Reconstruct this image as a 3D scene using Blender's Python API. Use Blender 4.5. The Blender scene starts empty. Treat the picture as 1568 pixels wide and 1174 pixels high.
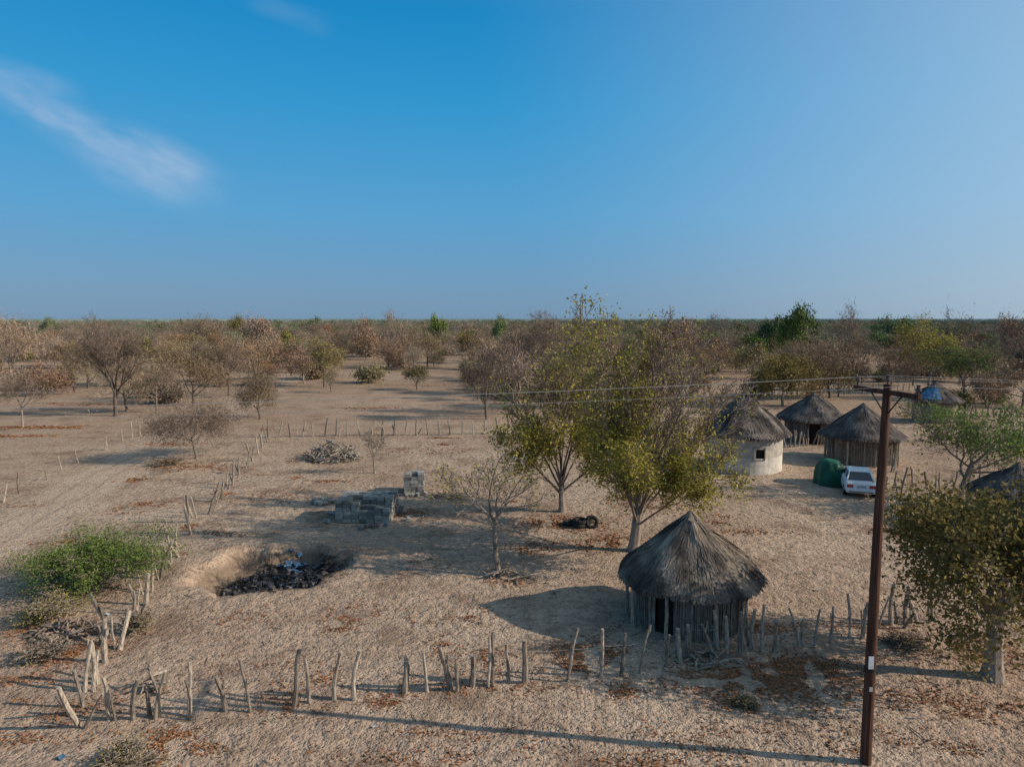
import bpy, math, random
import numpy as np
from mathutils import Vector, Matrix, noise

scene = bpy.context.scene
R = random.Random(7)
CAM_H = 10.5
F = 1086.0
PITCH = math.atan(100.0 / F)
SP, CP = math.sin(PITCH), math.cos(PITCH)

def P(u, v):
    """ground position (z=0) surveyed from the photograph"""
    a = (v - 587) / F
    down = SP + a * CP
    fwd = CP - a * SP
    t = CAM_H / down
    return ((u - 784) / F * t, fwd * t)

SUN_EL = math.radians(27)
SUN_AZ = math.radians(-9)
SUN = Vector((math.cos(SUN_EL) * math.cos(SUN_AZ), math.cos(SUN_EL) * math.sin(SUN_AZ), math.sin(SUN_EL)))

# ------------------------------------------------------------------ helpers
PIT = (-10.2, 29.3, 3.1, 3.1)

def sstep(a, b, x):
    t = max(0.0, min(1.0, (x - a) / (b - a)))
    return t * t * (3 - 2 * t)

def GH(x, y):
    h = 0.0
    if -60 < x < 60 and 0 < y < 110:
        h += 0.10 * noise.noise(Vector((x * 0.13, y * 0.13, 1.3)))
        h += 0.03 * noise.noise(Vector((x * 0.7, y * 0.7, 4.3)))
        if abs(x) < 30 and y < 55:
            h += 0.022 * noise.noise(Vector((x * 2.6, y * 2.6, 9.3)))
        dx = (x - PIT[0]) / PIT[2]
        dy = (y - PIT[1]) / PIT[3]
        d = math.sqrt(dx * dx + dy * dy)
        if d < 1.7:
            d += 0.34 * noise.noise(Vector((x * 0.6, y * 0.6, 7))) + 0.12 * noise.noise(Vector((x * 2.2, y * 2.2, 7)))
            h += -0.85 * (1 - sstep(0.72, 1.02, d)) + 0.06 * sstep(0.9, 1.1, d) * (1 - sstep(1.15, 1.6, d))
            if d < 0.85: h += 0.2 * noise.noise(Vector((x * 1.3, y * 1.3, 17)))
    return h

class MB:
    def __init__(s):
        s.v = []; s.f = []; s.m = []; s.t = []
    def face(s, pts, mat=0, tint=0.5):
        i = len(s.v)
        s.v.extend([tuple(p) for p in pts])
        s.f.append(tuple(range(i, i + len(pts)))); s.m.append(mat); s.t.append(tint)
    def tube(s, pts, rad, n=5, mat=0, tint=0.5, cap=False):
        base = len(s.v)
        m = len(pts)
        for k in range(m):
            if k == 0: d = pts[1] - pts[0]
            elif k == m - 1: d = pts[k] - pts[k - 1]
            else: d = pts[k + 1] - pts[k - 1]
            if d.length < 1e-6: d = Vector((0, 0, 1))
            d = d.normalized()
            ref = Vector((1, 0, 0)) if abs(d.x) < 0.8 else Vector((0, 1, 0))
            a = d.cross(ref).normalized(); b = d.cross(a)
            r = rad[k]
            for j in range(n):
                an = 2 * math.pi * j / n
                q = pts[k] + a * (r * math.cos(an)) + b * (r * math.sin(an))
                s.v.append((q.x, q.y, q.z))
        for k in range(m - 1):
            for j in range(n):
                j2 = (j + 1) % n
                s.f.append((base + k * n + j, base + k * n + j2, base + (k + 1) * n + j2, base + (k + 1) * n + j))
                s.m.append(mat); s.t.append(tint)
        if cap and n > 2:
            s.f.append(tuple(base + (m - 1) * n + j for j in range(n))); s.m.append(mat); s.t.append(min(1, tint + 0.2))
            s.f.append(tuple(base + j for j in reversed(range(n)))); s.m.append(mat); s.t.append(tint)
    def box(s, c, size, M=None, mat=0, tint=0.5):
        base = len(s.v)
        c = Vector(c)
        for sx in (-.5, .5):
            for sy in (-.5, .5):
                for sz in (-.5, .5):
                    q = Vector((sx * size[0], sy * size[1], sz * size[2]))
                    if M: q = M @ q
                    q += c
                    s.v.append((q.x, q.y, q.z))
        for f in ((0, 1, 3, 2), (4, 6, 7, 5), (0, 4, 5, 1), (2, 3, 7, 6), (0, 2, 6, 4), (1, 5, 7, 3)):
            s.f.append(tuple(base + i for i in f)); s.m.append(mat); s.t.append(tint)
    def cards(s, C, L, W, rs, mat, tint, axis=None, flat=0.0):
        N = len(C)
        if N == 0: return
        A = rs.normal(size=(N, 3))
        if axis is not None: A = A * 0.5 + np.array(axis)
        A[:, 2] *= (1 - flat)
        A /= np.linalg.norm(A, axis=1)[:, None] + 1e-9
        B = rs.normal(size=(N, 3)); B[:, 2] *= (1 - flat)
        B -= (A * B).sum(1)[:, None] * A
        B /= np.linalg.norm(B, axis=1)[:, None] + 1e-9
        l = L * rs.uniform(0.6, 1.3, (N, 1)); w = W * rs.uniform(0.6, 1.3, (N, 1))
        V = np.stack([C - A * l * .5, C + B * w * .5, C + A * l * .5, C - B * w * .5], 1).reshape(-1, 3)
        base = len(s.v)
        s.v.extend(V.tolist())
        idx = (np.arange(N * 4).reshape(N, 4) + base).tolist()
        s.f.extend(idx)
        s.m.extend([mat] * N)
        s.t.extend(list(tint))
    def build(s, name, mats, smooth=False, loc=None, parent=None, link=True):
        me = bpy.data.meshes.new(name)
        me.from_pydata(s.v, [], s.f)
        for m in mats: me.materials.append(m)
        me.polygons.foreach_set('material_index', s.m)
        at = me.attributes.new('tint', 'FLOAT', 'FACE')
        at.data.foreach_set('value', np.array(s.t, dtype=np.float32))
        if smooth: me.polygons.foreach_set('use_smooth', [True] * len(s.f))
        me.update()
        ob = bpy.data.objects.new(name, me)
        if link: scene.collection.objects.link(ob)
        if loc: ob.location = loc
        if parent: ob.parent = parent
        return ob

def empty(name, loc):
    e = bpy.data.objects.new(name, None)
    scene.collection.objects.link(e); e.location = loc; e.empty_display_size = 0.3
    return e

# ------------------------------------------------------------------ materials
def new_mat(name):
    m = bpy.data.materials.new(name); m.use_nodes = True
    nt = m.node_tree; nt.nodes.clear()
    out = nt.nodes.new('ShaderNodeOutputMaterial')
    return m, nt, out

def N(nt, t, **k):
    n = nt.nodes.new(t)
    for a, b in k.items(): setattr(n, a, b)
    return n

def mixc(nt, fac, a, b, blend='MIX'):
    n = nt.nodes.new('ShaderNodeMix'); n.data_type = 'RGBA'; n.blend_type = blend
    for sock, val in ((n.inputs[0], fac), (n.inputs[6], a), (n.inputs[7], b)):
        if isinstance(val, bpy.types.NodeSocket): nt.links.new(val, sock)
        elif isinstance(val, (int, float)): sock.default_value = val
        else: sock.default_value = (val[0], val[1], val[2], 1)
    return n.outputs[2]

def maprange(nt, val, a, b, c=0.0, d=1.0, smooth=False):
    n = nt.nodes.new('ShaderNodeMapRange')
    if smooth: n.interpolation_type = 'SMOOTHSTEP'
    nt.links.new(val, n.inputs[0])
    n.inputs[1].default_value = a; n.inputs[2].default_value = b
    n.inputs[3].default_value = c; n.inputs[4].default_value = d
    return n.outputs[0]

def math2(nt, op, a, b=None):
    n = nt.nodes.new('ShaderNodeMath'); n.operation = op
    for i, val in ((0, a), (1, b)):
        if val is None: continue
        if isinstance(val, (int, float)): n.inputs[i].default_value = val
        else: nt.links.new(val, n.inputs[i])
    return n.outputs[0]

def noise_tex(nt, vec, scale, detail=3, rough=0.55):
    n = nt.nodes.new('ShaderNodeTexNoise')
    n.inputs['Scale'].default_value = scale; n.inputs['Detail'].default_value = detail
    n.inputs['Roughness'].default_value = rough
    if vec is not None: nt.links.new(vec, n.inputs['Vector'])
    return n.outputs[0]

def tmat(name, ca, cb, rough=0.9, nscale=6.0, nstr=0.35, stretch=None, transl=0.0, haze=False, objrand=0.0, bump=0.0, spec=0.2):
    m, nt, out = new_mat(name)
    at = N(nt, 'ShaderNodeAttribute', attribute_name='tint')
    col = mixc(nt, at.outputs['Fac'], ca, cb)
    vec = None
    if nstr > 0 or bump > 0:
        tc = N(nt, 'ShaderNodeTexCoord')
        vec = tc.outputs['Object']
        if stretch:
            mp = N(nt, 'ShaderNodeMapping'); mp.inputs['Scale'].default_value = stretch
            nt.links.new(vec, mp.inputs[0]); vec = mp.outputs[0]
    if nstr > 0:
        nz = noise_tex(nt, vec, nscale, 1)
        k = maprange(nt, nz, 0.3, 0.7, 1 - nstr, 1 + nstr)
        vm = N(nt, 'ShaderNodeVectorMath', operation='SCALE')
        nt.links.new(col, vm.inputs[0]); nt.links.new(k, vm.inputs['Scale'])
        col = vm.outputs[0]
    if objrand > 0:
        oi = N(nt, 'ShaderNodeObjectInfo')
        hs = N(nt, 'ShaderNodeHueSaturation')
        nt.links.new(col, hs.inputs['Color'])
        nt.links.new(maprange(nt, oi.outputs['Random'], 0, 1, 1 - objrand, 1 + objrand), hs.inputs['Value'])
        r2 = math2(nt, 'FRACT', math2(nt, 'MULTIPLY', oi.outputs['Random'], 17.3))
        nt.links.new(maprange(nt, r2, 0, 1, 0.485, 0.52), hs.inputs['Hue'])
        r3 = math2(nt, 'FRACT', math2(nt, 'MULTIPLY', oi.outputs['Random'], 41.7))
        nt.links.new(maprange(nt, r3, 0, 1, 0.75, 1.2), hs.inputs['Saturation'])
        col = hs.outputs[0]
    if haze:  # aerial haze painted into the base colour, growing with distance from origin
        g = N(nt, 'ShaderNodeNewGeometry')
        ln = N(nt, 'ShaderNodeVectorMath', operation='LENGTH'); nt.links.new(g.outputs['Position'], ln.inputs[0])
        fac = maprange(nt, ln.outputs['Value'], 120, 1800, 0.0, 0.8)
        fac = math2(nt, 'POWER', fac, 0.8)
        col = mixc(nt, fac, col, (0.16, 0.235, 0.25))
    if spec == 0:
        df = N(nt, 'ShaderNodeBsdfDiffuse'); nt.links.new(col, df.inputs[0]); sh = df.outputs[0]
    else:
        bs = N(nt, 'ShaderNodeBsdfPrincipled')
        nt.links.new(col, bs.inputs['Base Color'])
        bs.inputs['Roughness'].default_value = rough
        bs.inputs['Specular IOR Level'].default_value = spec
        if bump > 0:
            b = N(nt, 'ShaderNodeBump'); b.inputs['Strength'].default_value = bump; b.inputs['Distance'].default_value = 0.03
            nt.links.new(noise_tex(nt, vec, nscale * 3, 2), b.inputs['Height'])
            nt.links.new(b.outputs[0], bs.inputs['Normal'])
        sh = bs.outputs[0]
    if transl > 0:
        tr = N(nt, 'ShaderNodeBsdfTranslucent'); nt.links.new(col, tr.inputs[0])
        mx = N(nt, 'ShaderNodeMixShader'); mx.inputs[0].default_value = transl
        nt.links.new(sh, mx.inputs[1]); nt.links.new(tr.outputs[0], mx.inputs[2]); sh = mx.outputs[0]
    nt.links.new(sh, out.inputs[0])
    return m

M_bark = tmat('bark', (0.14, 0.115, 0.10), (0.29, 0.24, 0.205), nscale=5, stretch=(4, 4, 1), bump=0.5)
M_twig = tmat('twig', (0.15, 0.112, 0.09), (0.30, 0.23, 0.185), nstr=0, spec=0)
M_darkbark = tmat('dark_bark', (0.08, 0.064, 0.056), (0.17, 0.138, 0.12), nstr=0, spec=0)
M_olive = tmat('olive_leaf', (0.16, 0.155, 0.03), (0.46, 0.40, 0.10), nscale=0.8, nstr=0.3, transl=0.35, spec=0)
M_brownleaf = tmat('brown_olive_leaf', (0.095, 0.082, 0.03), (0.31, 0.24, 0.09), nscale=0.9, nstr=0.3, transl=0.25, spec=0)
M_green = tmat('green_leaf', (0.07, 0.115, 0.03), (0.22, 0.29, 0.08), nscale=0.9, nstr=0.3, transl=0.3, spec=0)
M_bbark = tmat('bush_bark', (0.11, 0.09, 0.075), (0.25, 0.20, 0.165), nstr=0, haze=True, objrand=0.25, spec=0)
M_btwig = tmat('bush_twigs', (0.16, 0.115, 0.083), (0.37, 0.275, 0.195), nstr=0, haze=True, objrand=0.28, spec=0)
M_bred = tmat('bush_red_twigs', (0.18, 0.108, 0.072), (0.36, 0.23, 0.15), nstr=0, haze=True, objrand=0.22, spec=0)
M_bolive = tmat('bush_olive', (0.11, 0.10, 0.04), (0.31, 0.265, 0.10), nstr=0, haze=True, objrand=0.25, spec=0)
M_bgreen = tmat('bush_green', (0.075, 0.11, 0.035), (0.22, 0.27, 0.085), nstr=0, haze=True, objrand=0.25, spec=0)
M_stake = tmat('weathered_stake', (0.15, 0.125, 0.105), (0.38, 0.32, 0.26), nscale=6, stretch=(3, 3, .8), nstr=0.4, bump=0.4)
M_thatch = tmat('thatch', (0.06, 0.053, 0.052), (0.25, 0.20, 0.155), nscale=1.3, nstr=0.55)
M_thatchdark = tmat('dark_thatch', (0.05, 0.046, 0.05), (0.165, 0.137, 0.118), nscale=1.3, nstr=0.5)
M_mud = tmat('mud_wall', (0.17, 0.14, 0.115), (0.29, 0.24, 0.195), nscale=3, nstr=0.3, bump=0.6)
M_plaster = tmat('whitewash', (0.33, 0.30, 0.265), (0.58, 0.545, 0.49), nscale=2.2, nstr=0.22, bump=0.4)
M_dark = tmat('dark_interior', (0.015, 0.013, 0.012), (0.03, 0.025, 0.022), nstr=0.1)
M_block = tmat('concrete_block', (0.13, 0.128, 0.12), (0.35, 0.34, 0.31), nscale=5, nstr=0.25, bump=0.4)
M_litter = tmat('dry_leaves', (0.15, 0.065, 0.035), (0.38, 0.19, 0.10), nstr=0, spec=0)
M_debris = tmat('twigs_and_stones', (0.09, 0.07, 0.058), (0.33, 0.27, 0.225), nstr=0, spec=0)
M_ash = tmat('ash_rubbish', (0.012, 0.012, 0.014), (0.12, 0.11, 0.105), nscale=3, nstr=0.5, rough=0.7)
M_white = tmat('white_plastic', (0.4, 0.45, 0.5), (0.7, 0.72, 0.74), nstr=0.1, rough=0.5)
M_blueplastic = tmat('blue_plastic', (0.05, 0.12, 0.21), (0.16, 0.29, 0.42), nstr=0.3, rough=0.5)
M_rubber = tmat('rubber', (0.015, 0.015, 0.016), (0.04, 0.04, 0.04), nstr=0.2, rough=0.7)
M_pole = tmat('creosote_pole', (0.052, 0.024, 0.017), (0.095, 0.045, 0.03), nscale=3, stretch=(6, 6, .5), nstr=0.5, rough=0.7)
M_metal = tmat('galvanised_wire', (0.28, 0.27, 0.26), (0.45, 0.45, 0.45), nstr=0.05, rough=0.5)
M_ceramic = tmat('insulator', (0.05, 0.03, 0.025), (0.12, 0.07, 0.05), nstr=0.0, rough=0.25, spec=0.5)
M_paint = tmat('white_car_paint', (0.68, 0.69, 0.70), (0.76, 0.77, 0.78), nscale=2, nstr=0.06, rough=0.3, spec=0.5)
M_glass = tmat('car_glass', (0.02, 0.03, 0.035), (0.05, 0.06, 0.07), nstr=0.0, rough=0.06, spec=0.8)
M_red = tmat('tail_light', (0.45, 0.02, 0.015), (0.5, 0.1, 0.02), nstr=0.0, rough=0.2, spec=0.5)
M_tarp = tmat('green_canvas', (0.010, 0.07, 0.045), (0.022, 0.12, 0.075), nscale=2, nstr=0.3, rough=0.6)

# ground
m, nt, out = new_mat('sand_ground')
geo = N(nt, 'ShaderNodeNewGeometry'); pos = geo.outputs['Position']
sx = N(nt, 'ShaderNodeSeparateXYZ'); nt.links.new(pos, sx.inputs[0])
n_big = noise_tex(nt, pos, 0.07, 2)
n_mid = noise_tex(nt, pos, 0.36, 4, 0.68)
n_small = noise_tex(nt, pos, 2.6, 3, 0.7)
n_fine = noise_tex(nt, pos, 10, 2, 0.8)
col = mixc(nt, maprange(nt, n_big, 0.38, 0.62), (0.415, 0.30, 0.222), (0.495, 0.38, 0.287))
col = mixc(nt, maprange(nt, n_mid, 0.46, 0.64, 0, 0.75), col, (0.285, 0.195, 0.14))
col = mixc(nt, maprange(nt, n_mid, 0.58, 0.70, 0, 0.6), col, (0.17, 0.115, 0.085))
# tyre track on the left
tv = N(nt, 'ShaderNodeVectorMath', operation='SUBTRACT'); nt.links.new(pos, tv.inputs[0]); tv.inputs[1].default_value = (-25.4, 36, 0)
td = N(nt, 'ShaderNodeVectorMath', operation='DOT_PRODUCT'); nt.links.new(tv.outputs[0], td.inputs[0]); td.inputs[1].default_value = (0.988, 0.154, 0)
trk = math2(nt, 'ABSOLUTE', math2(nt, 'ADD', td.outputs['Value'], maprange(nt, n_big, 0, 1, -1.5, 1.5)))
trm = maprange(nt, trk, 1.6, 2.8, 1, 0, True)
col = mixc(nt, math2(nt, 'MULTIPLY', trm, 0.6), col, (0.50, 0.39, 0.30))
rut = math2(nt, 'MULTIPLY', trm, maprange(nt, math2(nt, 'ABSOLUTE', math2(nt, 'SUBTRACT', trk, 0.8)), 0.08, 0.25, 1, 0, True))
col = mixc(nt, math2(nt, 'MULTIPLY', rut, 0.35), col, (0.27, 0.20, 0.15))
ntr = maprange(nt, trm, 0, 1, 1, 0.45)
col = mixc(nt, math2(nt, 'MULTIPLY', maprange(nt, n_small, 0.48, 0.66, 0, 0.75), ntr), col, (0.225, 0.163, 0.122))
col = mixc(nt, math2(nt, 'MULTIPLY', maprange(nt, n_fine, 0.52, 0.68, 0, 0.75), ntr), col, (0.16, 0.115, 0.09))
col = mixc(nt, maprange(nt, n_fine, 0.44, 0.30, 0, 0.35), col, (0.57, 0.455, 0.35))
vo = N(nt, 'ShaderNodeTexVoronoi'); vo.inputs['Scale'].default_value = 3.1; nt.links.new(pos, vo.inputs['Vector'])
fp = math2(nt, 'MULTIPLY', maprange(nt, vo.outputs['Distance'], 0.08, 0.36, 1, 0, True), maprange(nt, n_mid, 0.36, 0.52))
col = mixc(nt, math2(nt, 'MULTIPLY', fp, 0.4), col, (0.20, 0.147, 0.11))
farf = math2(nt, 'MULTIPLY', maprange(nt, sx.outputs[1], 50, 150, 0, 1), maprange(nt, noise_tex(nt, pos, 0.035, 3, 0.7), 0.44, 0.54))
col = mixc(nt, math2(nt, 'MULTIPLY', farf, 0.75), col, (0.24, 0.165, 0.115))
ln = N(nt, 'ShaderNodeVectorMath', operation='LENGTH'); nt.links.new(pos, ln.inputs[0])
col = mixc(nt, maprange(nt, ln.outputs['Value'], 300, 1400, 0, 0.9), col, (0.16, 0.19, 0.16))  # distance haze painted into the far ground colour
# disturbed soil and ash in the pit
col = mixc(nt, maprange(nt, sx.outputs[2], -0.15, -0.45, 0, 0.8), col, (0.19, 0.14, 0.105))
pv = N(nt, 'ShaderNodeVectorMath', operation='SUBTRACT'); nt.links.new(pos, pv.inputs[0]); pv.inputs[1].default_value = (PIT[0] + 0.55, PIT[1] - .3, 0)
pv2 = N(nt, 'ShaderNodeVectorMath', operation='MULTIPLY'); nt.links.new(pv.outputs[0], pv2.inputs[0]); pv2.inputs[1].default_value = (1 / PIT[2], 1 / PIT[3], 0)
pl = N(nt, 'ShaderNodeVectorMath', operation='LENGTH'); nt.links.new(pv2.outputs[0], pl.inputs[0])
pd = math2(nt, 'ADD', pl.outputs['Value'], math2(nt, 'MULTIPLY', math2(nt, 'SUBTRACT', n_small, 0.5), 0.9))
col = mixc(nt, maprange(nt, pd, 0.72, 0.98, 0.95, 0, True), col, (0.03, 0.027, 0.027))
bs = N(nt, 'ShaderNodeBsdfDiffuse'); nt.links.new(col, bs.inputs[0])
hsum = math2(nt, 'ADD', n_small, math2(nt, 'MULTIPLY', n_fine, 0.4))
b = N(nt, 'ShaderNodeBump'); b.inputs['Strength'].default_value = 0.95; b.inputs['Distance'].default_value = 0.17
nt.links.new(hsum, b.inputs['Height']); nt.links.new(b.outputs[0], bs.inputs['Normal'])
nt.links.new(bs.outputs[0], out.inputs[0])
M_ground = m

# ------------------------------------------------------------------ ground sheet
def axis(lo, hi, dlo, dhi, step, g=1.18):
    a = list(np.arange(dlo, dhi, step)); s = step; x = a[-1]
    while x < hi: s *= g; x += s; a.append(x)
    s = step; x = a[0]; pre = []
    while x > lo: s *= g; x -= s; pre.append(x)
    return pre[::-1] + a
xs = axis(-6000, 6000, -22, 26, 0.22); ys = axis(-600, 9000, 12, 46, 0.22, 1.1)
nx, ny = len(xs), len(ys)
vv = [(x, y, GH(x, y)) for y in ys for x in xs]
ff = [(j * nx + i, j * nx + i + 1, (j + 1) * nx + i + 1, (j + 1) * nx + i) for j in range(ny - 1) for i in range(nx - 1)]
me = bpy.data.meshes.new('ground'); me.from_pydata(vv, [], ff); me.materials.append(M_ground)
me.polygons.foreach_set('use_smooth', [True] * len(ff))
g = bpy.data.objects.new('ground', me); scene.collection.objects.link(g)

# ------------------------------------------------------------------ trees
def skeleton(rg, cfg):
    br = []; tips = []
    kids = cfg['kids']; maxl = len(kids)
    def perp(d, az, ang):
        ref = Vector((0, 0, 1)) if abs(d.z) < 0.9 else Vector((1, 0, 0))
        a = d.cross(ref).normalized(); b_ = d.cross(a)
        return (d * math.cos(ang) + (a * math.cos(az) + b_ * math.sin(az)) * math.sin(ang)).normalized()
    def grow(p, d, L, r, lev):
        ns = (5, 6, 4, 3, 2, 1)[min(lev, 5)]
        if lev == maxl: ns = min(ns, 2)
        pts = [p.copy()]; rad = [r]; dirs = [d]
        for i in range(ns):
            w = cfg['wob'] * (0.6 if lev == 0 else 1)
            d = (d + Vector((rg.gauss(0, w), rg.gauss(0, w), rg.gauss(0, w * .7))) + Vector((0, 0, cfg['up'] if lev > 0 else 0.1))).normalized()
            p = p + d * (L / ns)
            pts.append(p.copy()); dirs.append(d)
            rad.append(r * (1 - (i + 1) / ns * (0.25 if lev == 0 else 0.72)))
        br.append((pts, rad, lev))
        if lev >= maxl - 1: tips.append((pts[-1], dirs[-1]))
        if lev < maxl:
            n = kids[lev]; az0 = rg.uniform(0, 6.28)
            for k in range(n):
                lo = cfg['t0'] if lev == 0 else 0.22
                t = lo + (1 - lo) * ((k + rg.random()) / n)
                f = t * ns; i = min(ns - 1, int(f)); q = pts[i].lerp(pts[i + 1], f - i)
                a0, a1 = cfg['ang'][min(lev, len(cfg['ang']) - 1)]
                if lev == 0 and cfg.get('fan'):
                    ang = math.radians(a1 + (a0 - a1) * ((k + .5) / n) ** .8 + rg.uniform(-4, 4))
                else: ang = math.radians(rg.uniform(a0, a1))
                nd = perp(dirs[i + 1], az0 + k * 2.4 + rg.uniform(-.4, .4), ang)
                lr = cfg['lr'][min(lev, len(cfg['lr']) - 1)]
                rr = (rad[i] * (1 - f + i) + rad[i + 1] * (f - i))
                ll = L * lr * rg.uniform(0.8, 1.12) * (1.15 - 0.45 * t if lev else 1)
                kr = cfg['rr'] * rg.uniform(.8, 1.1)
                if lev == 0 and cfg.get('fan'):
                    ll *= 0.72 + 0.28 * (k + 1) / n; kr *= rg.choice([.65, .85, 1.15])
                grow(q, nd, ll, rr * kr, lev + 1)
    for s in range(cfg.get('stems', 1)):
        d0 = Vector((cfg.get('lean', 0) + (rg.uniform(-.6, .6) if cfg.get('stems', 1) > 1 else 0), (rg.uniform(-.6, .6) if cfg.get('stems', 1) > 1 else 0), 1)).normalized()
        grow(Vector((rg.uniform(-.02, .02), rg.uniform(-.02, .02), -0.03)), d0, cfg['trunk'], 1.0, 0)
    return br, tips

def tree_mesh(seed, H, W, cfg, tr, leafmat=1, nleaf=2, leafL=0.14, leafW=0.08, leaf_fn=None, twigcards=0, twigL=0.5, twigW=0.03, jit=0.2, shift=(0, 0)):
    rg = random.Random(seed); rs = np.random.RandomState(seed)
    br, tips = skeleton(rg, cfg)
    allp = np.array([tuple(p) for b_ in br for p in b_[0]])
    top = np.percentile(allp[:, 2], 99.7)
    tz = top * cfg.get('crownfrac', 0.3)
    cr = allp[allp[:, 2] > tz]
    cx, cy = np.median(cr[:, 0]), np.median(cr[:, 1])
    rad_ = np.sqrt((cr[:, 0] - cx) ** 2 + (cr[:, 1] - cy) ** 2)
    sr = (W / 2) / np.percentile(rad_, 95)
    sz = H / top
    sh = Vector((shift[0] - cx * sr, shift[1] - cy * sr, 0))
    def T(p):
        k = min(1.0, max(0.0, p.z / top)) ** 1.1
        return Vector((p.x * sr, p.y * sr, p.z * sz)) + sh * k
    mb = MB()
    minr = cfg.get('minr', 0.012)
    for pts, rad, lev in br:
        n = (9, 7, 5, 4, 3, 3)[min(lev, 5)]
        q = [T(p) for p in pts]
        rr = [max(minr, r * tr) for r in rad]
        if lev == 0: rr[0] *= 1.35
        if lev >= len(cfg['kids']): rr[-1] *= 0.4
        mb.tube(q, rr, n, 0 if lev < 3 else 2, rg.uniform(0.1, 0.9))
    tp = [T(p) for p, d in tips]
    C = []
    for p in tp:
        pr = 1.0
        if leaf_fn: pr = leaf_fn(p.x / (W / 2), p.y / (W / 2), p.z / H)
        pr *= 0.3 + 1.4 * max(0, 0.5 + 1.2 * noise.noise(p * 0.9 + Vector((seed, 0, 0))))
        k = int(nleaf * pr + rg.random())
        for _ in range(k): C.append((p.x, p.y, p.z))
    if C:
        C = np.array(C) + rs.normal(scale=jit, size=(len(C), 3))
        mb.cards(C, leafL, leafW, rs, leafmat, rs.beta(2, 2, len(C)))
    if twigcards and tp:
        I = rs.randint(0, len(tp), twigcards)
        A = np.array([tuple(p) for p in tp])[I] + rs.normal(scale=jit * 1.4, size=(twigcards, 3))
        mb.cards(A, twigL, twigW, rs, 2, rs.beta(2, 2, len(A)), axis=(0, 0, 0.5))
    return mb

def tree(name, uv, H, W, cfg, tr, mats, seed, xy=None, **k):
    x, y = xy if xy else P(*uv)
    mb = tree_mesh(seed, H, W, cfg, tr, **k)
    return mb.build(name, mats, loc=(x, y, GH(x, y) - 0.05))

FAN = dict(kids=[6, 7, 7, 6, 3], trunk=1.0, t0=0.6, wob=0.13, up=0.10, ang=[(14, 42), (20, 45), (22, 50), (25, 55)], lr=[2.0, 0.5, 0.55, 0.5, 0.5], rr=0.55, minr=0.011, crownfrac=0.35)
FANS = dict(FAN, kids=[6, 6, 6, 5])
BIGFAN = dict(kids=[17, 8, 7, 5, 2], trunk=1.0, t0=0.5, fan=True, wob=0.085, up=0.03, ang=[(3, 58), (14, 36), (20, 45), (25, 50)], lr=[3.3, 0.36, 0.5, 0.5, 0.5], rr=0.42, minr=0.012, crownfrac=0.2)
OPEN = dict(kids=[5, 5, 5, 4], trunk=1.0, t0=0.7, wob=0.16, up=0.07, ang=[(25, 55), (25, 55), (25, 60)], lr=[0.9, 0.6, 0.55, 0.5], rr=0.55, minr=0.012, crownfrac=0.45)
ROUND = dict(kids=[6, 6, 6, 5], trunk=1.0, t0=0.55, wob=0.16, up=0.03, ang=[(25, 75), (25, 65), (30, 65)], lr=[1.25, 0.6, 0.55, 0.5], rr=0.6, minr=0.012, crownfrac=0.3)
BUSH = dict(kids=[5, 6, 5], trunk=1.0, t0=0.15, wob=0.15, up=0.03, ang=[(20, 60), (25, 60), (30, 60)], lr=[0.75, 0.6, 0.5], rr=0.6, stems=7, minr=0.01, crownfrac=0.1)

tree('mopane_tree', (970, 842), 11.0, 9.0, BIGFAN, 0.27, [M_bark, M_olive, M_twig], 11, shift=(1.15, 0), nleaf=1.9, leafL=0.15, leafW=0.085, jit=0.22,
     leaf_fn=lambda x, y, z: (2.3 if z < 0.38 else 1.4 if z < 0.55 else 0.5) * (1.25 if x < 0.15 else 1.2 if (z < .45) else 0.2))
tree('mopane_tree', (860, 782), 9.7, 6.6, dict(BIGFAN, kids=[12, 7, 6, 5, 2]), 0.19, [M_bark, M_olive, M_twig], 23, shift=(-.3, 0), nleaf=1.9, leafL=0.17, leafW=0.10, jit=0.24,
     leaf_fn=lambda x, y, z: 1.8 if z < 0.5 else 0.3)
tree('sparse_tree', (768, 882), 6.2, 5.2, dict(OPEN, lean=-0.1), 0.12, [M_stake, M_olive, M_stake], 31, shift=(-.35, 0), nleaf=1.1, leafL=0.13, leafW=0.08, jit=0.15,
     leaf_fn=lambda x, y, z: 0.9 if z < 0.75 else 0.2)
tree('leafy_tree', (1522, 1034), 6.3, 6.0, ROUND, 0.27, [M_bark, M_brownleaf, M_twig], 43, shift=(0.0, 0), nleaf=17, leafL=0.15, leafW=0.09, jit=0.3)
tree('leafy_tree', (1470, 768), 5.7, 8.4, ROUND, 0.16, [M_bark, M_green, M_twig], 51, shift=(1.2, 0), nleaf=5, leafL=0.18, leafW=0.11, jit=0.25, twigcards=3500, twigL=.4, twigW=.02,
     leaf_fn=lambda x, y, z: 1.2 if z > 0.55 and x > -0.4 else 0.1)
tree('bare_tree', (178, 637), 10.8, 7.6, FAN, 0.22, [M_darkbark, M_brownleaf, M_twig], 61, nleaf=0, twigcards=1500, twigL=0.6, twigW=0.025)
tree('bare_bush', (300, 702), 4.4, 6.2, dict(ROUND, trunk=0.5), 0.10, [M_bark, M_brownleaf, M_twig], 71, nleaf=0, twigcards=9000, twigL=0.4, twigW=0.024, jit=0.35)
tree('bare_bush', (398, 642), 4.9, 4.8, dict(ROUND, trunk=0.8), 0.10, [M_darkbark, M_brownleaf, M_twig], 81, nleaf=2, twigcards=5000, twigL=0.35, twigW=0.03, jit=0.3)
tree('bare_tree', (745, 642), 7.9, 5.2, FANS, 0.17, [M_darkbark, M_brownleaf, M_darkbark], 91, nleaf=.4, twigcards=2500, twigL=0.5, twigW=0.03)
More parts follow.
